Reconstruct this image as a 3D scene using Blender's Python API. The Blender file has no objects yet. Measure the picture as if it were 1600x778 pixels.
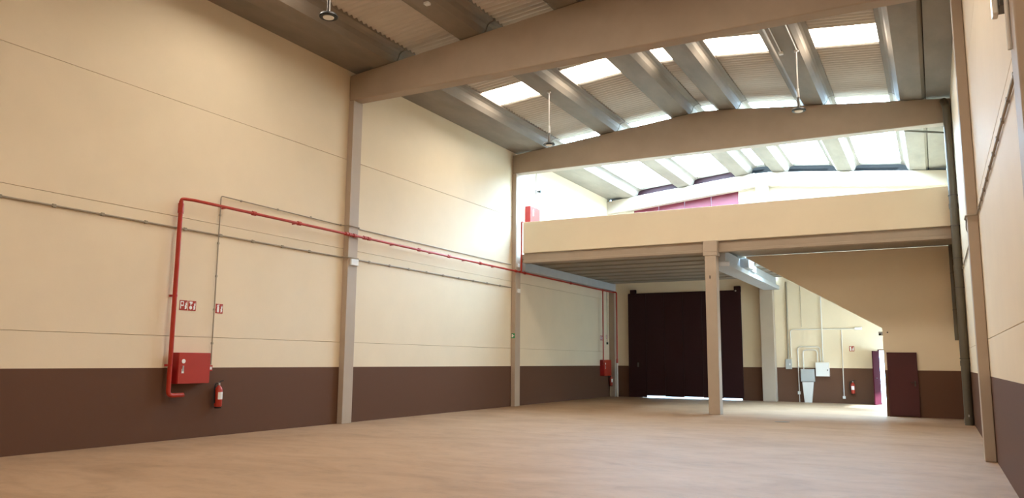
import bpy, bmesh, math, random
from mathutils import Vector, Matrix
random.seed(7)
scene = bpy.context.scene
col = scene.collection

# ------------------------------------------------------------------ camera
CAM_F = 1220.0                                   # focal length in pixels of the 1600 px wide frame
YAW, PITCH, ROLL = 0.495449, 0.141662, 0.0083477
fw = Vector((-math.sin(YAW)*math.cos(PITCH), math.cos(YAW)*math.cos(PITCH), math.sin(PITCH)))
rt = Vector((math.cos(YAW), math.sin(YAW), 0)); up = rt.cross(fw)
cr = rt*math.cos(ROLL) + up*math.sin(ROLL); cu = up*math.cos(ROLL) - rt*math.sin(ROLL)
cam_data = bpy.data.cameras.new('camera'); cam = bpy.data.objects.new('camera', cam_data); col.objects.link(cam)
cam.matrix_world = Matrix(((cr.x, cu.x, -fw.x, 0), (cr.y, cu.y, -fw.y, 0), (cr.z, cu.z, -fw.z, 1.6), (0, 0, 0, 1)))
cam_data.sensor_width = 36; cam_data.lens = 36*CAM_F/1600; cam_data.clip_end = 300; cam_data.clip_start = 0.05
scene.camera = cam

# ------------------------------------------------------------------ light and exposure
SKYLIGHT = 19.0                                  # daylight that the yellowed glass-fibre sheets of the hall pass
CLEAR_SKYLIGHT = 54.0                            # daylight that the clear sheets over the mezzanine pass
SKY = 13.0
world = bpy.data.worlds.new('sky'); scene.world = world; world.use_nodes = True
bg = world.node_tree.nodes['Background']; bg.inputs[0].default_value = (0.46, 0.73, 1.0, 1); bg.inputs[1].default_value = SKY
sun_data = bpy.data.lights.new('sun', 'SUN'); sun = bpy.data.objects.new('sun', sun_data); col.objects.link(sun)
sun_data.energy = 72; sun_data.color = (.56, .80, 1.0); sun_data.angle = math.radians(4)
sun.rotation_euler = Vector((-.80, .34, -.42)).to_track_quat('-Z', 'Y').to_euler()      # low, through the side entrance behind the partition
scene.view_settings.view_transform = 'Standard'; scene.view_settings.look = 'None'
scene.view_settings.gamma = 1; scene.view_settings.use_curve_mapping = False
scene.view_settings.exposure = 0.14
scene.cycles.max_bounces = 14; scene.cycles.diffuse_bounces = 10; scene.cycles.sample_clamp_indirect = 6.0
scene.cycles.use_denoising = True

# ------------------------------------------------------------------ helpers
class MB:
    def __init__(s): s.bm = bmesh.new()
    def box(s, x0, x1, y0, y1, z0, z1):
        v = [s.bm.verts.new(p) for p in ((x0,y0,z0),(x1,y0,z0),(x1,y1,z0),(x0,y1,z0),(x0,y0,z1),(x1,y0,z1),(x1,y1,z1),(x0,y1,z1))]
        for f in ((3,2,1,0),(4,5,6,7),(0,1,5,4),(1,2,6,5),(2,3,7,6),(3,0,4,7)): s.bm.faces.new([v[i] for i in f])
        return s
    def prism(s, pts, vec):
        """extrude the planar polygon pts (3-D points) along vec"""
        a = [s.bm.verts.new(p) for p in pts]; b = [s.bm.verts.new(Vector(p)+Vector(vec)) for p in pts]; n = len(pts)
        s.bm.faces.new(a); s.bm.faces.new(b[::-1])
        for i in range(n): s.bm.faces.new((a[i], b[i], b[(i+1)%n], a[(i+1)%n]))
        return s
    def cyl(s, p0, p1, r0, r1=None, n=12):
        return s.rings([(p0, r0), (p1, r0 if r1 is None else r1)], n)
    def rings(s, stations, n=14):
        """solid of revolution along stations [(point, radius)...] on one straight axis"""
        P = [Vector(p) for p, r in stations]; ax = (P[-1]-P[0]).normalized()
        u = ax.orthogonal().normalized(); w = ax.cross(u); prev = None
        first = None
        for p, r in zip(P, [r for _, r in stations]):
            ring = [s.bm.verts.new(p+(u*math.cos(2*math.pi*k/n)+w*math.sin(2*math.pi*k/n))*r) for k in range(n)]
            if prev:
                for k in range(n): s.bm.faces.new((prev[k], prev[(k+1)%n], ring[(k+1)%n], ring[k]))
            else: first = ring
            prev = ring
        s.bm.faces.new(first[::-1]); s.bm.faces.new(prev)
        return s
    def tube(s, path, r, n=10, bend=None):
        """pipe along a polyline; corners are rounded when bend is given"""
        P = [Vector(p) for p in path]
        if bend:
            Q = [P[0]]
            for i in range(1, len(P)-1):
                a, b, c = P[i-1], P[i], P[i+1]
                d0 = min(bend, (a-b).length*.49); d1 = min(bend, (c-b).length*.49)
                q0 = b+(a-b).normalized()*d0; q1 = b+(c-b).normalized()*d1
                for t in range(6):
                    k = t/5; Q.append(q0*(1-k)**2 + b*2*k*(1-k) + q1*k*k)
            Q.append(P[-1]); P = Q
        prev = None; u = None
        for i, p in enumerate(P):
            d = (P[min(i+1, len(P)-1)]-P[max(i-1, 0)]).normalized()
            u = d.orthogonal().normalized() if u is None else (u-d*u.dot(d)).normalized()
            w = d.cross(u)
            ring = [s.bm.verts.new(p+(u*math.cos(2*math.pi*k/n)+w*math.sin(2*math.pi*k/n))*r) for k in range(n)]
            if prev:
                for k in range(n): s.bm.faces.new((prev[k], prev[(k+1)%n], ring[(k+1)%n], ring[k]))
            else: s.bm.faces.new(ring[::-1])
            prev = ring
        s.bm.faces.new(prev)
        return s
    def mesh(s, name, m, smooth=False):
        bmesh.ops.recalc_face_normals(s.bm, faces=s.bm.faces)
        me = bpy.data.meshes.new(name); s.bm.to_mesh(me); s.bm.free()
        me.materials.append(M[m])
        if smooth:
            me.polygons.foreach_set('use_smooth', [True]*len(me.polygons))
            me.set_sharp_from_angle(angle=math.radians(40))
        return me
    def build(s, name, m, parent=None, bevel=0, smooth=False, loc=None):
        return put(name, s.mesh(name, m, smooth), parent, bevel, loc)

def put(name, me, parent=None, bevel=0, loc=None):
    o = bpy.data.objects.new(name, me); col.objects.link(o)
    if parent is not None:
        o.parent = parent; o.matrix_parent_inverse = Matrix.Translation(-parent.location)
    if loc: o.location = loc
    if bevel:
        b = o.modifiers.new('bevel', 'BEVEL'); b.width = bevel; b.segments = 2; b.limit_method = 'ANGLE'
    return o

def tag(o, label, cat, group=None):
    o['label'] = label; o['category'] = cat
    if group: o['group'] = group
    return o

def structure(o): o['kind'] = 'structure'; return o

def thing(name, label, cat, loc=(0, 0, 0), group=None):
    o = bpy.data.objects.new(name, None); col.objects.link(o); o.location = loc; o.empty_display_size = .2
    return tag(o, label, cat, group)

# ------------------------------------------------------------------ materials
M = {}
def mat(name, color, rough=.6, metal=0, var=.0, scale=3.0, bump=0, bscale=40, spec=.5, second=None, stretch=None):
    m = bpy.data.materials.new(name); m.use_nodes = True; nt = m.node_tree; b = nt.nodes['Principled BSDF']
    b.inputs['Roughness'].default_value = rough; b.inputs['Metallic'].default_value = metal
    b.inputs['Specular IOR Level'].default_value = spec
    b.inputs['Base Color'].default_value = (*color, 1)
    if var or bump:
        geo = nt.nodes.new('ShaderNodeNewGeometry'); src = geo.outputs['Position']
        if stretch:
            mp = nt.nodes.new('ShaderNodeMapping'); mp.inputs['Scale'].default_value = stretch
            nt.links.new(src, mp.inputs[0]); src = mp.outputs[0]
    if var:
        n = nt.nodes.new('ShaderNodeTexNoise'); n.inputs['Scale'].default_value = scale; n.inputs['Detail'].default_value = 6
        n.inputs['Roughness'].default_value = .62
        nt.links.new(src, n.inputs['Vector'])
        r = nt.nodes.new('ShaderNodeValToRGB'); r.color_ramp.elements[0].position = .3; r.color_ramp.elements[1].position = .7
        dark = second or tuple(c*(1-var) for c in color)
        r.color_ramp.elements[0].color = (*dark, 1); r.color_ramp.elements[1].color = (*color, 1)
        nt.links.new(n.outputs[0], r.inputs[0]); nt.links.new(r.outputs[0], b.inputs['Base Color'])
    if bump:
        n2 = nt.nodes.new('ShaderNodeTexNoise'); n2.inputs['Scale'].default_value = bscale; n2.inputs['Detail'].default_value = 4
        nt.links.new(src, n2.inputs['Vector'])
        bp = nt.nodes.new('ShaderNodeBump'); bp.inputs['Strength'].default_value = bump; bp.inputs['Distance'].default_value = .01
        nt.links.new(n2.outputs[0], bp.inputs['Height']); nt.links.new(bp.outputs[0], b.inputs['Normal'])
    M[name] = m; return m

CREAM = (.80, .685, .510)
DADO = (.122, .060, .036)
DADO_Z = 1.40
def wall_paint():
    """cream paint with the painted brown band up to 1.4 m, faint roller mottling"""
    m = mat('wall_paint', CREAM, .62, var=.05, scale=.9, bump=.08, bscale=25, spec=.14)
    nt = m.node_tree; b = nt.nodes['Principled BSDF']
    ramp = [n for n in nt.nodes if n.type == 'VALTORGB'][0]
    geo = [n for n in nt.nodes if n.type == 'NEW_GEOMETRY'][0]
    sep = nt.nodes.new('ShaderNodeSeparateXYZ'); nt.links.new(geo.outputs['Position'], sep.inputs[0])
    lt = nt.nodes.new('ShaderNodeMath'); lt.operation = 'LESS_THAN'; lt.inputs[1].default_value = DADO_Z
    nt.links.new(sep.outputs[2], lt.inputs[0])
    mx = nt.nodes.new('ShaderNodeMix'); mx.data_type = 'RGBA'
    nt.links.new(lt.outputs[0], mx.inputs[0]); nt.links.new(ramp.outputs[0], mx.inputs[6]); mx.inputs[7].default_value = (*DADO, 1)
    nt.links.new(mx.outputs[2], b.inputs['Base Color'])
wall_paint()
mat('cream_paint', CREAM, .62, var=.05, scale=.9, spec=.3)
mat('column_paint', (.44, .355, .275), .6, var=.06, scale=2.0, bump=.05)
mat('beam_concrete', (.38, .295, .22), .65, var=.10, scale=1.6, bump=.06)
mat('girder_concrete', (.26, .215, .168), .75, var=.32, scale=1.3, bump=.12, bscale=18, stretch=(1.0, .35, 1.0))
mat('slab_concrete', (.30, .255, .20), .75, var=.12, scale=1.5, bump=.08)
mat('grey_beam', (.46, .48, .50), .6, var=.10, scale=2.0)
mat('fibre_sheet', (.58, .53, .47), .7, var=.07, scale=1.0)
mat('maroon_paint', (.068, .008, .009), .55, var=.12, scale=1.5)
mat('crimson_panel', (.17, .016, .030), .5, var=.12, scale=2.0)
mat('red_paint', (.40, .026, .010), .38, var=.05, scale=4)
mat('red_dark', (.38, .012, .014), .35)
mat('white_plastic', (.80, .80, .78), .4)
mat('white_print', (.85, .85, .83), .5)
mat('grey_plastic', (.42, .43, .42), .5)
mat('conduit_grey', (.30, .25, .18), .55)
mat('conduit_white', (.72, .70, .66), .4)
mat('pipe_green_grey', (.115, .100, .072), .4, var=.15, scale=3)
mat('black_plastic', (.012, .012, .012), .5, spec=.25)
mat('dark_metal', (.10, .09, .08), .4, metal=.8)
mat('steel', (.55, .55, .55), .3, metal=1)
mat('lamp_lens', (.80, .78, .72), .25)
mat('exit_green', (.01, .25, .09), .5)
mat('pavement_grey', (.55, .54, .52), .8, var=.15, scale=.5)
mat('dark_cladding', (.016, .015, .014), .9, spec=.1)

def floor_mat():
    m = mat('polished_floor', (.50, .43, .355), .42, var=.0, bump=.03, bscale=9, spec=.35)
    nt = m.node_tree; b = nt.nodes['Principled BSDF']; geo = [n for n in nt.nodes if n.type == 'NEW_GEOMETRY'][0]
    mp = nt.nodes.new('ShaderNodeMapping'); mp.inputs['Scale'].default_value = (.55, 1.0, 1); mp.inputs['Rotation'].default_value = (0, 0, .5)
    nt.links.new(geo.outputs['Position'], mp.inputs[0])
    n1 = nt.nodes.new('ShaderNodeTexNoise'); n1.inputs['Scale'].default_value = .9; n1.inputs['Detail'].default_value = 9; n1.inputs['Roughness'].default_value = .68
    n1.inputs['Distortion'].default_value = .8
    nt.links.new(mp.outputs[0], n1.inputs['Vector'])
    r1 = nt.nodes.new('ShaderNodeValToRGB'); e = r1.color_ramp.elements
    e[0].position = .30; e[0].color = (.28, .168, .095, 1); e[1].position = .66; e[1].color = (.395, .255, .155, 1)
    k = e.new(.48); k.color = (.35, .22, .13, 1)
    nt.links.new(n1.outputs[0], r1.inputs[0])
    n2 = nt.nodes.new('ShaderNodeTexNoise'); n2.inputs['Scale'].default_value = 3.2; n2.inputs['Detail'].default_value = 8; n2.inputs['Roughness'].default_value = .75
    nt.links.new(mp.outputs[0], n2.inputs['Vector'])
    r2 = nt.nodes.new('ShaderNodeValToRGB'); r2.color_ramp.elements[0].position = .28; r2.color_ramp.elements[0].color = (.72, .70, .66, 1)
    r2.color_ramp.elements[1].position = .50; r2.color_ramp.elements[1].color = (1, 1, 1, 1)
    nt.links.new(n2.outputs[0], r2.inputs[0])
    mx = nt.nodes.new('ShaderNodeMix'); mx.data_type = 'RGBA'; mx.blend_type = 'MULTIPLY'; mx.inputs[0].default_value = 1
    nt.links.new(r1.outputs[0], mx.inputs[6]); nt.links.new(r2.outputs[0], mx.inputs[7])
    nt.links.new(mx.outputs[2], b.inputs['Base Color'])
    mr = nt.nodes.new('ShaderNodeMapRange'); mr.inputs[3].default_value = .48; mr.inputs[4].default_value = .70
    nt.links.new(n2.outputs[0], mr.inputs[0]); nt.links.new(mr.outputs[0], b.inputs['Roughness'])
floor_mat()
def skylight_mat(name, c, k):
    m = mat(name, (.8, .8, .8), .5); b = m.node_tree.nodes['Principled BSDF']
    b.inputs['Emission Color'].default_value = (*c, 1); b.inputs['Emission Strength'].default_value = k
skylight_mat('skylight_sheet', (1.0, .90, .77), SKYLIGHT)
skylight_mat('clear_sheet', (.46, .73, 1.0), CLEAR_SKYLIGHT)
mat('door_leaf', (.034, .005, .008), .95, spec=.02)
mat('shaded_maroon', (.026, .0065, .0075), .55, spec=.2)  # maroon with shade put into the colour: backlit gate, cavity above rafters

# ------------------------------------------------------------------ the hall: dimensions in metres
WL, WR = -13.29, .776                 # inner faces of the side walls
YN, YB = -2.9, 34.40                  # near wall, far wall
RIDGE = -6.24
PORTALS = [(6.10, 6.47), (15.45, 15.82), (24.57, 24.95)]
Z_EAVE, Z_RIDGE, Z_BEAM = 9.06, 9.74, 8.36
SLOPE = (Z_RIDGE-Z_EAVE)/(RIDGE-WL)
def roof_z(x): return Z_RIDGE - abs(x-RIDGE)*SLOPE
BAYS = [(YN, 6.285), (6.285, 15.635), (15.635, 24.76), (24.76, 34.32)]

# floor and the yard outside
structure(MB().box(WL-.2, WR+.2, YN-.2, YB+.15, -.2, 0).build('floor', 'polished_floor'))
structure(MB().box(-40, 30, YB+.15, 70, -.2, -.02).box(WR+.2, 30, 10, YB+.15, -.2, -.02).build('pavement', 'pavement_grey'))

# side walls: concrete panels between the columns, joints recessed
SIDE = (29.8, 34.0)                   # side entrance in the right wall, hidden behind the partition
JOINTS = [0.0, 2.02, 4.41, 6.77, 9.35]
PY = [YN, 6.285, 15.635, 24.76, YB]
for name, x0, x1, xb in (('wall_left', WL-.16, WL, WL-.22), ('wall_right', WR, WR+.16, WR+.16)):
    back = MB().box(xb, xb+.06, YN, YB+.15, JOINTS[1], 9.9)
    for a, b in ([(YN, YB+.15)] if xb < -5 else [(YN, SIDE[0]), (SIDE[1], YB+.15)]): back.box(xb, xb+.06, a, b, 0, JOINTS[1])
    w = structure(back.build(name, 'cream_paint'))
    for b in range(4):
        for r in range(4):
            g = .0035
            spans = [(PY[b]+g*(b > 0), PY[b+1]-g)]
            if xb > -5 and b == 3 and r == 0: spans = [(spans[0][0], SIDE[0]), (SIDE[1], spans[0][1])]
            for ya, yb in spans:
                MB().box(x0, x1, ya, yb, JOINTS[r]+(g if r else 0), JOINTS[r+1]-g).build('wall_panel', 'wall_paint', w, bevel=.006)
structure(MB().box(WL-.2, WR+.2, YN-.2, YN, 0, 10.2).build('wall_near', 'wall_paint'))

# far wall with the gate opening and the doorway
GX0, GX1, GZ = -11.85, -7.38, 4.55
DX0, DX1, DZ = -2.01, -1.06, 2.10
yb0, yb1 = YB, YB+.15
f = MB()
f.box(WL, GX0, yb0, yb1, 0, 5.6); f.box(GX0, GX1, yb0, yb1, GZ, 5.6); f.box(GX1, DX0, yb0, yb1, 0, 5.6)
f.box(DX0, DX1, yb0, yb1, DZ, 5.6); f.box(DX1, WR, yb0, yb1, 0, 5.6)
f.prism([(-7.27, yb0, 5.6), (WR, yb0, 5.6), (WR, yb0, roof_z(WR)-.25), (RIDGE, yb0, Z_RIDGE-.25), (-7.27, yb0, roof_z(-7.27)-.25)], (0, .15, 0))
f.prism([(WL, yb0, 5.6), (-12.12, yb0, 5.6), (-12.12, yb0, roof_z(-12.12)-.25), (WL, yb0, roof_z(WL)-.25)], (0, .15, 0))
wall_far = structure(f.build('wall_far', 'wall_paint'))
for i in range(4):
    a = -12.12+i*1.2125
    MB().box(a+.012, a+1.2, yb0+.02, yb1, 5.6, roof_z(a)-.1).build('metal_panel', 'crimson_panel', wall_far, bevel=.012)
MB().box(-7.26, WR, yb0+.16, yb1+.06, 8.7, 10.7).build('parapet_cladding', 'dark_cladding', wall_far)
MB().box(-12.12, -7.27, yb0+.03, yb1+.02, 9.0, 10.7).build('parapet_cladding', 'shaded_maroon', wall_far)
MB().box(WL, -12.13, yb0+.16, yb1+.06, 8.7, 10.7).build('parapet_cladding', 'dark_cladding', wall_far)

# partition under the stairs: its lower left corner is cut off along the flight
PY0 = 26.92
pts = [(-1.44, 0), (WR, 0), (WR, 5.16), (-5.50, 5.16), (-5.50, 5.10), (-1.44, 2.69)]
structure(MB().prism([(x, PY0, z) for x, z in pts], (0, .14, 0)).build('wall_partition', 'wall_paint'))
d1 = structure(MB().box(-1.33, -.565, PY0-.045, PY0-.012, .03, 1.90).build('door_1', 'maroon_paint', bevel=.006))
fr = MB(); fr.box(-1.36, -1.325, PY0-.06, PY0-.002, 0, 1.94); fr.box(-.57, -.535, PY0-.06, PY0-.002, 0, 1.94); fr.box(-1.36, -.535, PY0-.06, PY0-.002, 1.90, 1.94)
fr.build('door_frame', 'maroon_paint', d1)
MB().box(-.64, -.60, PY0-.06, PY0-.045, .92, 1.08).build('lock_plate', 'dark_metal', d1)
MB().tube([(-.62, PY0-.05, 1.03), (-.62, PY0-.10, 1.03), (-.74, PY0-.10, 1.03)], .010, 8).build('door_handle', 'dark_metal', d1, smooth=True)

# back door standing open
leaf = [(DX0, YB-.03), (DX0-.16, YB-.94), (DX0-.204, YB-.933), (DX0-.045, YB-.023)]
d2 = structure(MB().prism([(x, y, .02) for x, y in leaf], (0, 0, DZ-.04)).build('door_2', 'door_leaf', bevel=.006))
fr = MB(); fr.box(DX0-.05, DX0+.0, YB-.01, YB+.15, 0, DZ+.05); fr.box(DX1, DX1+.05, YB-.01, YB+.15, 0, DZ+.05); fr.box(DX0, DX1, YB-.01, YB+.15, DZ, DZ+.05)
fr.build('door_frame', 'maroon_paint', d2)
MB().tube([(DX0-.145, YB-.86, 1.04), (DX0-.085, YB-.87, 1.04), (DX0-.065, YB-.75, 1.04)], .011, 8).build('door_handle', 'black_plastic', d2, smooth=True)

# sliding gate hung on the inside of the far wall
d3 = structure(MB().box(-12.42, -7.30, YB-.055, YB-.03, .10, 4.70).build('door_3', 'shaded_maroon'))
gx = [-12.42+i*(5.12/6) for i in range(7)]
for i in range(6):
    low = .085 if i in (1, 3) else (.06 if i in (2, 4) else .075)
    MB().box(gx[i]+.004, gx[i+1]-.004, YB-.115, YB-.055, low if i else .01, 4.66).build('gate_panel', 'shaded_maroon', d3, bevel=.008)
for x in (-12.15, -7.42):
    MB().box(x-.16, x+.13, YB-.14, YB-.02, 4.60, 4.86).build('roller_bracket', 'shaded_maroon', d3, bevel=.02)
MB().cyl((-7.50, YB-.16, 4.66), (-7.50, YB-.14, 4.66), .035).build('roller_bolt', 'steel', d3)
MB().box(-12.0, -11.92, YB-.13, YB-.115, 1.35, 1.55).build('lock_plate', 'dark_metal', d3)

# ------------------------------------------------------------------ roof: trough girders with corrugated sheets and skylights between
ceiling = bpy.data.objects.new('ceiling', None); col.objects.link(ceiling); structure(ceiling)
HB, HT = .28, .52
def girder_mesh(sgn, length):
    prof = [(-HB, .01), (-.15, 0), (.15, 0), (HB, .01), (.37, .13), (.41, .25), (HT-.05, .29), (HT+.06, .31), (HT+.06, .41), (-HT-.06, .41), (-HT-.06, .31), (-HT+.05, .29), (-.41, .25), (-.37, .13)]
    m = MB(); m.prism([(x, 0, z+sgn*SLOPE*x) for x, z in prof], (0, length, 0))
    return m.mesh('roof_girder', 'girder_concrete')
CENTRES = [-12.23, -9.59, -7.01, -5.47, -2.87, -.22]
gm = {}
for y0, y1 in BAYS:
    for c in CENTRES:
        key = (c < RIDGE, round(y1-y0, 3))
        if key not in gm: gm[key] = girder_mesh(1 if c < RIDGE else -1, y1-y0-.04)
        put('roof_girder', gm[key], ceiling, loc=(c, y0+.02, roof_z(c)))
        if y0 > 0:
            MB().box(c-.55, c+.55, y0-.15, y0+.15, roof_z(c)+.40, roof_z(c)+.46).build('joint_cover', 'girder_concrete', ceiling)
PITCH_W, AMP = .177, .036
def sheet_mesh(width, sgn, n, m):
    """corrugated sheet, n waves along Y, spanning width in X"""
    bm = bmesh.new(); prev = None; k = n*6
    for i in range(k+1):
        y = i*PITCH_W/6; z = AMP*math.sin(2*math.pi*i/6)
        a = bm.verts.new((-width/2, y, z-sgn*SLOPE*width/2)); b = bm.verts.new((width/2, y, z+sgn*SLOPE*width/2))
        if prev: bm.faces.new((prev[0], prev[1], b, a))
        prev = (a, b)
    me = bpy.data.meshes.new(m); bm.to_mesh(me); bm.free(); me.materials.append(M[m])
    me.polygons.foreach_set('use_smooth', [True]*len(me.polygons))
    return me
STRIPS = []
for i in range(5):
    a, b = CENTRES[i]+HT-.08, CENTRES[i+1]-HT+.08
    STRIPS.append(((a+b)/2, b-a, 0 if i == 2 else (1 if i < 2 else -1)))
STRIPS.insert(0, ((WL-.1+CENTRES[0]-HT)/2, CENTRES[0]-HT-WL+.12, 1)); STRIPS.append(((WR+.1+CENTRES[5]+HT)/2, WR-CENTRES[5]-HT+.12, -1))
sm = {}
def sheet(cx, width, sgn, y0, y1, m, name):
    n = max(1, round((y1-y0)/PITCH_W)); key = (round(width, 3), sgn, n, m)
    if key not in sm: sm[key] = sheet_mesh(width, sgn, n, m)
    z = roof_z(cx) + .385 if sgn else roof_z(CENTRES[2])+.385+.045
    o = put(name, sm[key], ceiling, loc=(cx, y0, z)); o.scale.y = (y1-y0)/(n*PITCH_W)
for bi, (y0, y1) in enumerate(BAYS):
    mid = (y0+y1)/2-.08
    for si, (cx, w, sgn) in enumerate(STRIPS):
        edge = si in (0, 6)
        if edge:
            x0, x1 = (WL-.2, CENTRES[0]-HB-.11) if si == 0 else (CENTRES[5]+HB+.11, WR+.2)
            q = [(x0, 9.17), (x1, roof_z((x0+x1)/2)+.13), (x1, 9.62), (x0, 9.62)] if si == 0 else [(x0, roof_z((x0+x1)/2)+.13), (x1, 9.17), (x1, 9.62), (x0, 9.62)]
            MB().prism([(x, y0, z) for x, z in q], (0, y1-y0, 0)).build('eaves_slab', 'girder_concrete', ceiling)
        elif bi < 3:
            sheet(cx, w, sgn, y0, mid-.6, 'fibre_sheet', 'corrugated_sheet')
            sheet(cx, w, sgn, mid-.6, mid+.6, 'skylight_sheet', 'skylight_sheet')
            sheet(cx, w, sgn, mid+.6, y1, 'fibre_sheet', 'corrugated_sheet')
        else:
            sheet(cx, w, sgn, y0, y0+.45, 'fibre_sheet', 'corrugated_sheet')
            sheet(cx, w, sgn, y0+.45, 34.0, 'clear_sheet', 'skylight_sheet')
            sheet(cx, w, sgn, 34.0, 34.46, 'fibre_sheet', 'corrugated_sheet')

# ------------------------------------------------------------------ portal beams and columns
def portal_beam(y0, y1, label):
    x0, x1 = WL+.005, WR-.005
    p = [(x0, Z_BEAM), (x1, Z_BEAM), (x1, Z_EAVE-.01), (RIDGE+.5, roof_z(RIDGE+.5)-.012), (RIDGE, Z_RIDGE-.03), (RIDGE-.5, roof_z(RIDGE-.5)-.012), (x0, Z_EAVE-.01)]
    o = MB().prism([(x, y0, z) for x, z in p], (0, y1-y0, 0)).build('portal_beam', 'beam_concrete', bevel=.025)
    return tag(o, label, 'beam', 'tapered concrete roof beams')
portal_beam(*PORTALS[0], 'concrete roof beam overhead nearest the camera, above the picture')
portal_beam(*PORTALS[1], 'nearer tapered concrete roof beam crossing the upper picture')
portal_beam(*PORTALS[2], 'farther tapered concrete roof beam above the mezzanine opening')
CP = .17
def column(x0, x1, y0, y1, z1, label, m='column_paint'):
    o = MB().box(x0, x1, y0, y1, 0, z1).build('column', m, bevel=.012)
    return tag(o, label, 'column', 'painted concrete columns')
g = .005
column(WL+g, WL+CP, *PORTALS[0], Z_BEAM-g, 'left wall column nearest the camera, left of the red riser')
column(WL+g, WL+CP, *PORTALS[1], Z_BEAM-g, 'left wall column crossed by red pipe couplings, under the nearer beam')
column(WL+g, WL+CP, *PORTALS[2], Z_BEAM-g, 'left wall column with a green sign, beside the mezzanine edge')
column(WL+g, WL+.27, 34.10, YB-g, 8.3, 'corner column at the back left, beside the dark gate')
column(WR-CP, WR-g, *PORTALS[0], Z_BEAM-g, 'right wall column cut by the right picture edge, with a lamp')
column(WR-CP, WR-g, *PORTALS[1], Z_BEAM-g, 'beige right wall column reaching the floor at the lower right')
column(WR-CP, WR-g, *PORTALS[2], Z_BEAM-g, 'right wall column hidden behind the dark drain pipe')
fc = thing('column', 'free-standing beige column with a capital carrying the mezzanine front', 'column', (-6.12, 24.75, 0), 'painted concrete columns')
MB().box(-6.30, -5.945, 24.52, 24.88, 0, 4.93).build('shaft', 'column_paint', fc, bevel=.012)
MB().box(-6.345, -5.90, 24.50, 24.93, 4.931, 5.05).box(-6.345, -5.90, 24.50, 24.735, 5.05, 5.41).build('capital', 'column_paint', fc, bevel=.012)
MB().box(-6.16, -6.13, 24.50, 24.52, 4.20, 4.30).build('anchor_plate', 'dark_metal', fc)
bc = MB().box(-6.45, -5.92, 33.95, YB-g, 0, 9.68).build('column', 'column_paint', bevel=.012)
tag(bc, 'pale back column right of the dark gate, rising to the gable ridge', 'column', 'painted concrete columns')

def rafter(x0, x1, label):
    p = [(x0, roof_z(x0)-.02), (x1, roof_z(x1)-.02), (x1, roof_z(x1)-.62), (x0, roof_z(x0)-.62)]
    o = MB().prism([(x, 33.93, z) for x, z in p], (0, .36, 0)).build('gable_rafter', 'column_paint', bevel=.012)
    return tag(o, label, 'beam', 'gable rafters of the far wall')
rafter(WL+.01, -6.455, 'pale sloping gable rafter above the crimson panels')
rafter(-5.915, WR-.01, 'pale gable rafter right of the ridge above the mezzanine')

# ------------------------------------------------------------------ mezzanine
mz = thing('mezzanine', 'mezzanine floor with a cream parapet across the far end of the hall', 'mezzanine', (-6.2, 24.7, 5.1))
MX0 = -12.88
MB().box(MX0, WR-CP-.005, 24.66, 24.80, 5.415, 6.545).build('parapet_panel', 'cream_paint', mz, bevel=.012)
MB().box(MX0, -6.13, 24.74, 24.95, 5.06, 5.41).build('edge_beam', 'beam_concrete', mz, bevel=.01)
MB().box(MX0, -6.36, 24.68, 24.74, 5.06, 5.15).build('edge_ledge', 'beam_concrete', mz, bevel=.01)
MB().box(-6.12, WR-CP-.005, 24.74, 24.95, 5.06, 5.41).build('edge_beam', 'beam_concrete', mz, bevel=.01)
MB().box(-5.89, WR-CP-.005, 24.68, 24.74, 5.06, 5.15).build('edge_ledge', 'beam_concrete', mz, bevel=.01)
s = MB()
s.box(WL+.01, -5.7, 24.96, 33.92, 5.24, 5.42); s.box(WL+.3, -6.47, 33.92, YB-.01, 5.24, 5.42); s.box(-5.7, WR-.01, 24.97, 27.06, 5.18, 5.42); s.box(-5.7, WR-.01, 30.4, YB-.01, 5.24, 5.42)
s.build('floor_slab', 'slab_concrete', mz)
MB().box(WL+.01, WL+.35, 24.98, 34.08, 4.81, 5.13).build('side_beam', 'grey_beam', mz, bevel=.012)
MB().box(-6.26, -5.62, 24.95, 33.93, 4.62, 4.78).build('beam_flange', 'grey_beam', mz, bevel=.012)
MB().box(-6.13, -5.75, 24.95, 33.93, 4.78, 5.13).build('beam_web', 'grey_beam', mz, bevel=.012)
pl = None
for k in range(8):
    y = 25.02+k*1.15
    for x0, x1 in ((WL+.02, -5.98),) + (((-5.94, -5.35 if y < 30.3 else WR-.02),) if y > 29.1 else ()):
        MB().box(x0, x1, y, min(y+.80, 33.9), 5.135, 5.24).build('floor_plank', 'slab_concrete', mz, bevel=.01)
MB().box(-5.745, -5.46, 27.12, 28.02, 4.80, 5.13).build('bearing_block', 'grey_beam', mz, bevel=.012)
MB().box(-5.745, -5.56, 28.12, 28.92, 4.79, 5.02).build('bearing_block', 'grey_beam', mz, bevel=.012)

# ------------------------------------------------------------------ red fire water pipe on the left wall
fp = thing('fire_pipe', 'red fire water pipe running along the left wall to the gate corner', 'pipe', (WL+.13, 10.37, .87))
XP, XM, ZM = WL+.14, WL+.22, 4.76
MB().tube([(XP, 10.72, .87), (XP, 10.37, .87), (XP, 10.37, ZM-.05)], .045, 12, .10).build('riser', 'red_paint', fp, smooth=True)
MB().tube([(XP, 10.37, ZM-.08), (XP, 10.37, ZM), (XM, 10.60, ZM), (XM, 33.95, ZM), (WL+.30, 34.02, ZM), (WL+.42, 34.02, ZM), (WL+.42, 34.02, 1.66)], .032, 10, .08).build('main_run', 'red_paint', fp, smooth=True)
MB().rings([((XP, 10.37, ZM-.30), .056), ((XP, 10.37, ZM-.10), .056)], 14).build('coupling', 'red_paint', fp, smooth=True)
cm = MB().cyl((0, -.05, 0), (0, .05, 0), .050, n=12).mesh('coupling', 'red_paint', True)
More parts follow.
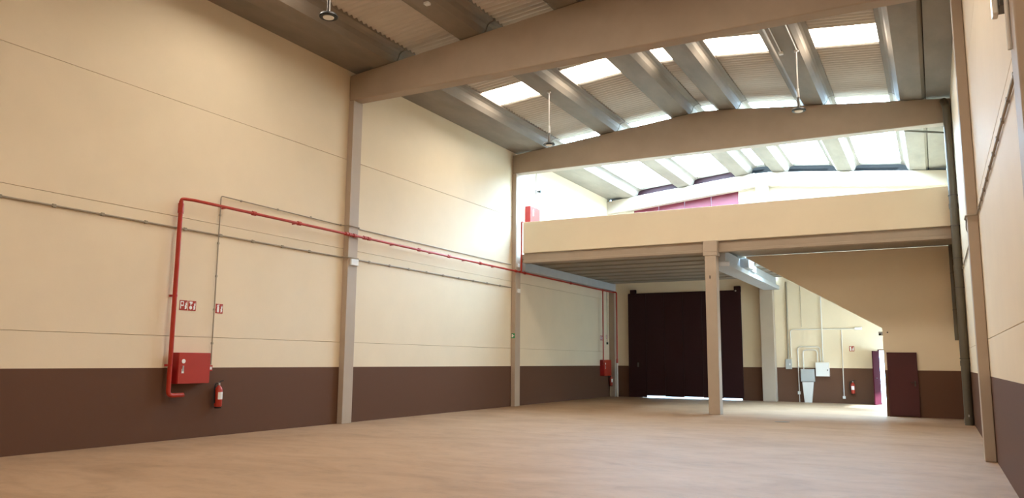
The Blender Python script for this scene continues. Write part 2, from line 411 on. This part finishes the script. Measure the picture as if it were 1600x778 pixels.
for y in (12.2, 13.6, 15.30, 15.42, 15.62, 16.02, 16.2, 18.5, 20.1, 22.0, 24.5, 25.2, 29.3, 32.82):
    put('coupling', cm, fp, loc=(XM, y, ZM))
bm_ = MB().box(-.012, .012, -.012, .012, .0, .07).mesh('hanger', 'red_dark')
for y in (11.5, 13.6, 17.4, 19.3, 21.2, 23.1):
    MB().box(WL, XM, y-.012, y+.012, ZM-.012, ZM+.012).build('hanger', 'red_dark', fp)
for z in (1.45, 2.81):
    MB().box(WL, XP+.05, 10.35, 10.39, z-.02, z+.02).build('hanger', 'red_dark', fp)
MB().tube([(XM, 24.72, ZM), (WL+.33, 24.70, ZM), (WL+.33, 24.70, 6.58), (WL+.33, 25.3, 6.58)], .030, 10, .06).build('upper_riser', 'red_paint', fp, smooth=True)
MB().tube([(XM, 32.82, ZM), (XM, 32.82, 1.50), (XM-.06, 32.93, 1.45)], .028, 10, .05).build('branch_drop', 'red_paint', fp, smooth=True)
MB().cyl((WL+.42, 34.02, 1.52), (WL+.42, 34.02, 1.70), .045).build('coupling', 'red_paint', fp, smooth=True)
MB().cyl((WL+.42, 34.02, 0), (WL+.42, 34.02, 1.52), .036).build('lower_sleeve', 'conduit_white', fp, smooth=True)

# ------------------------------------------------------------------ hose cabinets
def hose_cabinet(y0, y1, z0, z1, depth, label, detail=True, mark=False):
    h = thing('hose_cabinet', label, 'cabinet', (WL, (y0+y1)/2, z0), 'red fire hose cabinets')
    x1 = WL+depth
    MB().box(WL+.001, x1-.02, y0, y1, z0, z1).build('body', 'red_dark', h, bevel=.008)
    MB().box(x1-.018, x1, y0+.005, y1-.005, z0+.005, z1-.005).build('door', 'red_paint', h, bevel=.005)
    if detail:
        yc, zc = y0+.11, z1-.17
        MB().cyl((x1, yc, zc), (x1+.012, yc, zc), .042, n=18).build('round_label', 'white_print', h)
        MB().box(x1, x1+.018, yc-.022, yc+.012, zc-.19, zc-.09).build('latch', 'steel', h, bevel=.004)
        MB().box(x1, x1+.004, yc-.03, yc+.022, zc-.235, zc-.15).build('lower_label', 'white_print', h)
    if mark:
        flame(h, x1+.001, y0+.20, z0+.30, .30, 'white_print')
    return h
def poly_on_wall(pts, x, thick=.003):
    """a flat shape on a wall that faces +X; pts are (y, z)"""
    return MB().prism([(x, y, z) for y, z in pts], (thick, 0, 0))
FLAME = [(0, 0), (.5, .05), (.62, .3), (.52, .48), (.66, .62), (.5, 1), (.36, .72), (.16, .86), (.22, .56), (.0, .42), (.1, .2)]
def flame(parent, x, y, z, h, m): poly_on_wall([(y+a*h*.55, z+b*h) for a, b in FLAME], x).build('flame_mark', m, parent)
hose_cabinet(10.50, 11.27, 1.09, 1.70, .22, 'large red hose cabinet on the brown band of the near left wall')
hose_cabinet(32.95, 33.80, .95, 1.66, .22, 'small red hose cabinet far down the left wall near the gate', True)
hose_cabinet(25.60, 26.42, 6.68, 7.34, .22, 'red hose cabinet with white flames on the mezzanine left wall', False, True)

# ------------------------------------------------------------------ fire signs: red plates with white pictograms
def sign(y0, z0, w, h, kind, label, x=WL, group='red fire safety signs'):
    s = tag(MB().box(x+.001, x+.005, y0, y0+w, z0, z0+h).build('fire_sign', 'red_paint'), label, 'sign', group)
    X = x+.005
    fl = [(y0+w*(.66+a*.42), z0+h*(.10+b*.78)) for a, b in FLAME]
    poly_on_wall(fl, X).build('pictogram', 'white_print', s)
    P = lambda L: [(y0+w*a, z0+h*b) for a, b in L]
    if kind == 'hose':
        poly_on_wall(P([(.10, .42), (.52, .42), (.52, .90), (.10, .90)]), X).build('pictogram', 'white_print', s)
        c = [(y0+w*.31+w*.13*math.cos(t*math.pi/8), z0+h*.67+h*.15*math.sin(t*math.pi/8)) for t in range(16)]
        poly_on_wall(c, X+.003).build('pictogram', 'red_paint', s)
        poly_on_wall(P([(.10, .14), (.20, .14), (.20, .42), (.10, .42)]), X).build('pictogram', 'white_print', s)
    elif kind == 'button':
        c = [(y0+w*.32+w*.18*math.cos(t*math.pi/8), z0+h*.30+h*.18*math.sin(t*math.pi/8)) for t in range(16)]
        poly_on_wall(c, X).build('pictogram', 'white_print', s)
        poly_on_wall(P([(.14, .92), (.52, .92), (.52, .72), (.40, .70), (.36, .52), (.28, .52), (.26, .72), (.14, .76)]), X).build('pictogram', 'white_print', s)
    else:
        poly_on_wall(P([(.20, .10), (.46, .10), (.46, .66), (.40, .74), (.40, .82), (.54, .86), (.52, .92), (.28, .92), (.14, .74), (.18, .72), (.28, .80), (.28, .74), (.20, .66)]), X).build('pictogram', 'white_print', s)
    return s
sign(10.60, 2.545, .19, .20, 'hose', 'red hose sign, left of the pair above the large hose cabinet')
sign(10.81, 2.545, .19, .20, 'button', 'red alarm sign, right of the pair above the large hose cabinet')
sign(11.50, 2.53, .19, .20, 'ext', 'single red extinguisher sign right of the thin grey conduit')
sign(33.02, 2.53, .26, .21, 'hose', 'red sign above the small hose cabinet near the gate', x=WL)
sign(33.72, 2.62, .16, .17, 'ext', 'tiny red sign beside the back left corner column')
sign(25.60, 7.66, .26, .20, 'hose', 'washed-out red sign above the mezzanine hose cabinet, left of two')
sign(25.90, 7.64, .26, .20, 'button', 'washed-out red sign above the mezzanine hose cabinet, right of two')
# green sign on the second column, facing down the hall (-Y)
es = tag(MB().box(WL+.02, WL+.155, PORTALS[2][0]-.004, PORTALS[2][0]-.001, 2.38, 2.55).build('exit_sign', 'exit_green'), 'small green escape sign on the column beside the mezzanine edge', 'sign')
y = PORTALS[2][0]-.006
MB().box(WL+.035, WL+.085, y, y+.002, 2.41, 2.52).build('pictogram', 'white_print', es)
MB().prism([(WL+.10, y, 2.44), (WL+.135, y, 2.465), (WL+.10, y, 2.49)], (0, .002, 0)).build('pictogram', 'white_print', es)

# ------------------------------------------------------------------ extinguishers
def extinguisher(p, n, label):
    """p: point on the wall behind its middle at bottom height; n: wall normal ('x' or 'y')"""
    e = thing('fire_extinguisher', label, 'extinguisher', p, 'red fire extinguishers')
    c = Vector(p) + (Vector((.11, 0, 0)) if n == 'x' else Vector((0, -.11, 0)))
    out = Vector((1, 0, 0)) if n == 'x' else Vector((0, -1, 0)); side = Vector((0, 1, 0)) if n == 'x' else Vector((1, 0, 0))
    Z = lambda z: c+Vector((0, 0, z))
    MB().rings([(Z(.0), .066), (Z(.03), .078), (Z(.34), .078), (Z(.39), .062), (Z(.42), .03), (Z(.44), .025)], 18).build('cylinder', 'red_paint', e, smooth=True)
    MB().rings([(Z(-.03), .070), (Z(.0), .074)], 18).build('foot_ring', 'black_plastic', e, smooth=True)
    MB().rings([(Z(.44), .026), (Z(.49), .022)], 12).build('valve', 'steel', e, smooth=True)
    MB().tube([Z(.48), Z(.52)+side*.04, Z(.53)+side*.11], .010, 8).build('handle', 'black_plastic', e, smooth=True)
    MB().tube([Z(.47)-side*.02, Z(.49)-side*.08, Z(.40)-side*.115, Z(.15)-side*.10, Z(.08)-side*.09], .012, 8, .06).build('hose', 'black_plastic', e, smooth=True)
    lab = MB(); a0 = math.atan2(out.y, out.x); prev = None
    for k in range(7):
        a = a0 + (k-3)*.28; d = Vector((math.cos(a), math.sin(a), 0))*.0795
        v = (lab.bm.verts.new(Z(.15)+d), lab.bm.verts.new(Z(.30)+d))
        if prev: lab.bm.faces.new((prev[0], v[0], v[1], prev[1]))
        prev = v
    lab.build('label_band', 'white_print', e)
    q = c-out*.09
    MB().box(min(q.x, p[0])-.0, max(q.x, p[0])+.02, q.y-.02, q.y+.02, c.z+.38, c.z+.42).build('bracket', 'dark_metal', e) if n == 'x' else \
        MB().box(c.x-.02, c.x+.02, p[1]-.04, p[1], c.z+.38, c.z+.42).build('bracket', 'dark_metal', e)
    return e
extinguisher((WL, 11.62, .60), 'x', 'red extinguisher on the brown band right of the large hose cabinet')
extinguisher((WL, 34.0, .50), 'x', 'shaded extinguisher below the small hose cabinet by the corner column')

# ------------------------------------------------------------------ conduits and alarm points on the left wall
def conduit(path, r, label, m='conduit_grey', bend=.06, clips=(), clip_axis='y', n=8):
    t = thing('conduit', label, 'conduit', path[0])
    MB().tube(path, r, n, bend).build('tube', m, t, smooth=True)
    for c in clips:
        c = Vector(c); k = r*1.6
        MB().box(c.x-r, c.x+r, c.y-k, c.y+k, c.z-k, c.z+k).build('clip', m, t)
    return t
xw = WL+.022
cw = WL+CP+.02
ct = conduit([(xw+.035, 11.42, 1.46), (xw+.035, 11.42, 5.02), (xw, 15.36, 5.0), (cw, 15.40, 5.0), (cw, 15.86, 5.0), (xw, 15.92, 5.0), (xw, 24.48, 5.0)], .013,
    'thin grey conduit rising from the alarm button and running above the red pipe', clips=[(xw+.035, 11.42, z) for z in (1.9, 2.6, 3.3, 4.0, 4.6)]+[(xw, 12+i*1.1, 5.02-.02*(i > 2)) for i in range(4)])
conduit([(xw, YN+.1, 4.18), (xw, 6.25, 4.18), (cw, 6.29, 4.18), (cw, 6.74, 4.18), (xw, 6.80, 4.18), (xw, 15.36, 4.18), (cw, 15.40, 4.18), (cw, 15.86, 4.18), (xw, 15.92, 4.18), (xw, 24.48, 4.18)], .018,
    'long grey conduit with clips along the left wall below the red pipe', clips=[(xw, 7+i*.9, 4.18) for i in range(9)]+[(xw, 16.5+i*.9, 4.18) for i in range(9)])
def small_box(name, x0, x1, y0, y1, z0, z1, m, label, cat, bevel=.006):
    return tag(MB().box(x0, x1, y0, y1, z0, z1).build(name, m, bevel=bevel), label, cat)
ab = small_box('alarm_button', WL+.001, WL+.05, 11.36, 11.48, 1.33, 1.45, 'red_paint', 'red alarm button at the foot of the thin grey conduit', 'alarm button')
MB().box(WL+.05, WL+.056, 11.385, 11.455, 1.36, 1.42).build('press_plate', 'white_print', ab)
small_box('junction_box', WL+CP+.001, WL+CP+.06, 15.52, 15.80, 3.99, 4.155, 'white_plastic', 'pale junction box on the column under the nearer beam', 'junction box')
small_box('junction_box', WL+CP+.001, WL+CP+.05, 24.66, 24.86, 4.0, 4.15, 'white_plastic', 'pale junction box on the column beside the mezzanine', 'junction box')
small_box('junction_box', WL+CP+.001, WL+CP+.05, 24.66, 24.78, 4.93, 5.06, 'white_plastic', 'small pale box beside the red riser at the mezzanine edge', 'junction box')
ab2 = small_box('alarm_button', WL+.001, WL+.05, 33.76, 33.88, 2.36, 2.46, 'black_plastic', 'small dark alarm box by the back left corner column', 'alarm button')
conduit([(WL+.02, 33.82, 2.46), (WL+.02, 33.82, 4.80)], .012, 'thin conduit down to the dark alarm box in the back left corner', 'conduit_grey')
conduit([(WL+.02, 26.50, 7.60), (WL+.02, 26.50, 8.85)], .012, 'thin conduit on the mezzanine left wall above the hose cabinet', 'conduit_grey')
sr = thing('alarm_siren', 'small dark alarm siren on the mezzanine left wall', 'siren', (WL, 26.52, 8.07))
MB().box(WL+.001, WL+.05, 26.46, 26.58, 8.01, 8.13).build('base', 'grey_plastic', sr, bevel=.006)
MB().rings([((WL+.05, 26.52, 8.07), .025), ((WL+.20, 26.52, 8.07), .055)], 12).build('horn', 'black_plastic', sr, smooth=True)
small_box('alarm_button', WL+.001, WL+.04, 26.82, 26.92, 7.62, 7.72, 'grey_plastic', 'small grey push button box on the mezzanine left wall', 'alarm button')

# ------------------------------------------------------------------ right wall: conduit, pipes, lamp
xr = WR-.022; cwr = WR-CP-.02
conduit([(xr, 6.8, 4.14), (xr, 15.36, 4.14), (cwr, 15.40, 4.14), (cwr, 15.86, 4.14), (xr, 15.92, 4.14), (xr, 24.1, 4.14)], .016, 'clipped conduit running along the right wall into the beige column', clips=[(xr, 7.2+i*.75, 4.14) for i in range(11)])
conduit([(WR-CP-.012, 15.62, 4.10), (WR-CP-.012, 15.88, 3.95), (WR-.02, 16.2, 3.75), (WR-.02, 17.2, 3.5), (WR-.015, 17.6, 3.2)], .008, 'loose thin cable on the right wall behind the beige column', 'dark_metal', .1)
dp = thing('drain_pipe', 'thick dark drain pipe standing at the right end of the mezzanine', 'drain pipe', (.655, 24.32, 0))
MB().tube([(.655, 24.32, .0), (.655, 24.32, 8.72), (.60, 24.56, 8.98)], .105, 16, .12).build('stack', 'pipe_green_grey', dp, smooth=True)
for z in (.12, 1.62, 4.2, 5.9):
    MB().rings([((.655, 24.32, z-.07), .117), ((.655, 24.32, z+.07), .117)], 16).build('socket', 'pipe_green_grey', dp, smooth=True)
for z in (1.75, 3.65, 4.45, 5.35, 6.2):
    MB().rings([((.655, 24.32, z-.012), .120), ((.655, 24.32, z+.012), .120)], 16).build('clamp', 'dark_metal', dp, smooth=True)
MB().box(.64, .67, 24.2, 24.215, .22, .28).build('clean_out', 'steel', dp)
hp = thing('drain_pipe', 'short dark pipe hanging from the mezzanine in front of the partition', 'drain pipe', (.565, 26.80, 2.3))
MB().tube([(.565, 26.80, 2.30), (.565, 26.80, 5.17)], .062, 14).build('stack', 'pipe_green_grey', hp, smooth=True)
for z in (3.2, 4.3):
    MB().rings([((.565, 26.80, z-.012), .07), ((.565, 26.80, z+.012), .07)], 14).build('clamp', 'dark_metal', hp, smooth=True)
op = tag(MB().tube([(-.45, 25.2, 8.43), (.62, 25.2, 8.22), (.66, 24.6, 8.2)], .032, 10, .05).build('overflow_pipe', 'pipe_green_grey', smooth=True), 'thin dark pipe under the mezzanine roof left of the thick drain pipe', 'pipe')
wl = thing('wall_lamp', 'small white wall lamp on the right column at the picture top', 'lamp', (WR-CP, 6.4, 4.2))
MB().box(WR-CP-.06, WR-CP-.001, 6.34, 6.52, 4.16, 4.5).build('bracket', 'dark_metal', wl, bevel=.005)
MB().box(WR-CP-.10, WR-CP-.061, 6.38, 6.50, 4.12, 4.55).build('lens', 'lamp_lens', wl, bevel=.01)
conduit([(WR-CP-.016, 5.9+.44, 3.82), (WR-CP-.016, 5.9+.44, 5.2)], .015, 'white conduit on the right column beside the small wall lamp', 'conduit_white')

# ------------------------------------------------------------------ high bay lamps
def high_bay(x, y, label, drop=7.80):
    t = thing('high_bay_lamp', label, 'lamp', (x, y, drop), 'hanging high bay lamps')
    zt = roof_z(x)
    MB().cyl((x, y, drop+.55), (x, y, zt+.0), .016, n=8).build('suspension_rod', 'conduit_white', t, smooth=True)
    MB().box(x-.05, x+.05, y-.03, y+.03, zt-.05, zt-.002).build('ceiling_box', 'white_plastic', t, bevel=.005)
    MB().tube([(x, y, drop+.58), (x+.01, y, drop+.36)], .028, 10).build('hook', 'white_plastic', t, smooth=True)
    MB().rings([((x, y, drop+.37), .02), ((x, y, drop+.34), .032), ((x, y, drop+.10), .038), ((x, y, drop+.06), .06)], 14).build('driver', 'dark_metal', t, smooth=True)
    MB().rings([((x, y, drop+.075), .09), ((x, y, drop+.06), .15), ((x, y, drop+.02), .172), ((x, y, drop), .165)], 28).build('housing', 'black_plastic', t, smooth=True)
    MB().rings([((x, y, drop+.002), .105), ((x, y, drop-.012), .095)], 24).build('lens', 'lamp_lens', t, smooth=True)
    return t
high_bay(-9.53, 10.42, 'hanging high bay lamp at the picture top, nearest of the three', 7.85)
high_bay(-9.55, 19.88, 'hanging high bay lamp over the left half of the farther beam')
high_bay(-2.66, 19.88, 'hanging high bay lamp over the right half of the farther beam')
for i, (x, y1, lab) in enumerate(((-3.03, 19.85, 'left of two white conduits along the right hand roof girder'), (-2.64, 19.80, 'right of two white conduits, leading to the right high bay lamp'))):
    zz = roof_z(x)-.018
    conduit([(x, 15.9, zz), (x, y1, zz)], .015, lab, 'conduit_white', None)
small_box('junction_box', -3.08, -2.98, 19.86, 19.98, roof_z(-3.03)-.07, roof_z(-3.03)-.006, 'white_plastic', 'white box ending the left conduit on the right hand girder', 'junction box')
small_box('junction_box', -9.52, -9.40, 13.4, 13.52, roof_z(-9.46)-.06, roof_z(-9.46)-.004, 'white_plastic', 'white box under the roof girder at the picture top', 'junction box')

# ------------------------------------------------------------------ meter wall right of the gate
K = 34.40/32.60
def S(x, z): return x*K, 1.6+(z-1.6)*K
yw = YB-.001
def back_box(name, x0, x1, z0, z1, depth, m, label, cat, bevel=.008):
    a, c = S(x0, z0); b, d = S(x1, z1)
    return tag(MB().box(a, b, yw-depth, yw, c, d).build(name, m, bevel=bevel), label, cat)
def back_conduit(pts, r, label, m='conduit_white', off=.03):
    return conduit([(S(x, z)[0], YB-off, S(x, z)[1]) for x, z in pts], r, label, m, .14)
mc = thing('meter_cabinet', 'grey meter cabinet on a tapered plinth against the brown band', 'cabinet', (S(-4.46, 0)[0], YB-.12, 0))
a, c = S(-4.70, .88); b, d = S(-4.20, 1.36)
MB().box(a, b, yw-.24, yw, c, d).build('upper_box', 'grey_plastic', mc, bevel=.012)
MB().box(a+.03, b-.03, yw-.25, yw-.241, c+.04, d-.04).build('cover', 'grey_plastic', mc, bevel=.006)
a2, _ = S(-4.66, 0); b2, _ = S(-4.25, 0); a3, _ = S(-4.60, 0); b3, _ = S(-4.34, 0)
pl_ = MB(); bot = [(a3, 0), (b3, 0), (b2, c-.01), (a2, c-.01)]
pl_.prism([(x, yw-.20, z) for x, z in bot], (0, .20, 0)).build('plinth', 'conduit_white', mc, bevel=.01)
eb = back_box('electric_panel', -4.15, -3.66, 1.09, 1.62, .18, 'white_plastic', 'white electric panel box right of the grey meter cabinet', 'cabinet')
a, c = S(-3.73, 1.30); MB().box(a, a+.03, yw-.20, yw-.18, c, c+.06).build('lock', 'dark_metal', eb)
gb = back_box('switch_box', -5.26, -5.04, 1.35, 1.74, .12, 'grey_plastic', 'small grey switch box left of the meter cabinet at the band top', 'switch box')
a, c = S(-5.12, 1.50); MB().box(a, a+.05, yw-.14, yw-.12, c, c+.08).build('dial', 'white_plastic', gb)
small = back_box('socket_box', -4.86, -4.76, .38, .50, .05, 'white_plastic', 'small white socket box on the brown band beside the meter plinth', 'socket')
back_box('socket_box', -3.24, -3.14, .26, .36, .05, 'white_plastic', 'small white box at the foot of the long conduit by the extinguisher', 'socket')
back_conduit([(-5.16, 1.75), (-5.13, 4.80)], .035, 'thick vertical conduit above the small grey switch box', 'conduit_grey', .04)
back_conduit([(-5.05, 1.80), (-5.05, 2.90), (-2.70, 2.90)], .020, 'long horizontal conduit across the meter wall', 'conduit_white')
back_conduit([(-4.80, .50), (-4.80, 2.22), (-3.98, 2.22), (-3.98, 1.63)], .022, 'outer of the two arched conduits above the meter cabinet')
back_conduit([(-4.60, 1.36), (-4.60, 2.10), (-4.08, 2.10), (-4.08, 1.63)], .024, 'inner of the two arched conduits above the meter cabinet', 'conduit_white', .06)
back_conduit([(-3.88, 1.63), (-3.86, 4.6)], .022, 'tall vertical conduit above the white electric panel', 'conduit_white', .075)
back_conduit([(-3.17, 2.86), (-3.19, .36)], .020, 'vertical conduit dropping to the white box by the extinguisher')
back_conduit([(-4.80, .0), (-4.80, .38)], .014, 'short thin conduit from floor to the socket box by the plinth')
back_conduit([(-4.62, 3.0), (-4.62, 4.7)], .008, 'hairline conduit high on the meter wall left of the tall one', 'conduit_grey')
el = back_box('emergency_light', -2.70, -2.44, 2.86, 2.96, .07, 'white_plastic', 'white emergency light at the end of the horizontal conduit', 'lamp')
extinguisher((S(-2.86, 0)[0], YB, .40), 'y', 'bright red extinguisher on the brown band near the open back door')
# sign above it, facing the hall
a, c = S(-2.93, 2.05); b, d = S(-2.75, 2.24)
bs = tag(MB().box(a, b, yw-.005, yw, c, d).build('fire_sign', 'red_paint'), 'red extinguisher sign on the bright meter wall', 'sign', 'red fire safety signs')
w_, h_ = b-a, d-c
MB().prism([(a+w_*(.60+u*.5), yw-.007, c+h_*(.1+v*.8)) for u, v in FLAME], (0, .002, 0)).build('pictogram', 'white_print', bs)
MB().prism([(a+w_*u, yw-.007, c+h_*v) for u, v in ((.16, .1), (.44, .1), (.44, .66), (.38, .84), (.52, .9), (.2, .92), (.1, .74), (.16, .66))], (0, .002, 0)).build('pictogram', 'white_print', bs)

# ------------------------------------------------------------------ small things
sn = thing('motion_sensor', 'small grey sensor at the corner of the partition by the stair soffit', 'sensor', (-1.50, PY0+.06, 2.5))
MB().box(-1.56, -1.445, PY0+.03, PY0+.11, 2.46, 2.58).build('body', 'grey_plastic', sn, bevel=.01)
MB().cyl((-1.52, PY0+.03, 2.50), (-1.52, PY0-.0, 2.49), .03).build('eye', 'black_plastic', sn, smooth=True)
tag(MB().cyl((-1.30, PY0-.012, 2.555), (-1.30, PY0, 2.555), .022).build('cable_outlet', 'dark_metal', smooth=True), 'tiny dark cable outlet on the partition above the maroon door', 'outlet')
dc = thing('drain_cover', 'dark round drain cover in the floor before the free-standing column', 'drain cover', (-3.82, 22.65, 0))
MB().rings([((-3.82, 22.65, .0005), .20), ((-3.82, 22.65, .006), .195)], 24).build('rim', 'dark_metal', dc)
MB().rings([((-3.82, 22.65, .006), .16), ((-3.82, 22.65, .009), .155)], 24).build('plate', 'pipe_green_grey', dc)
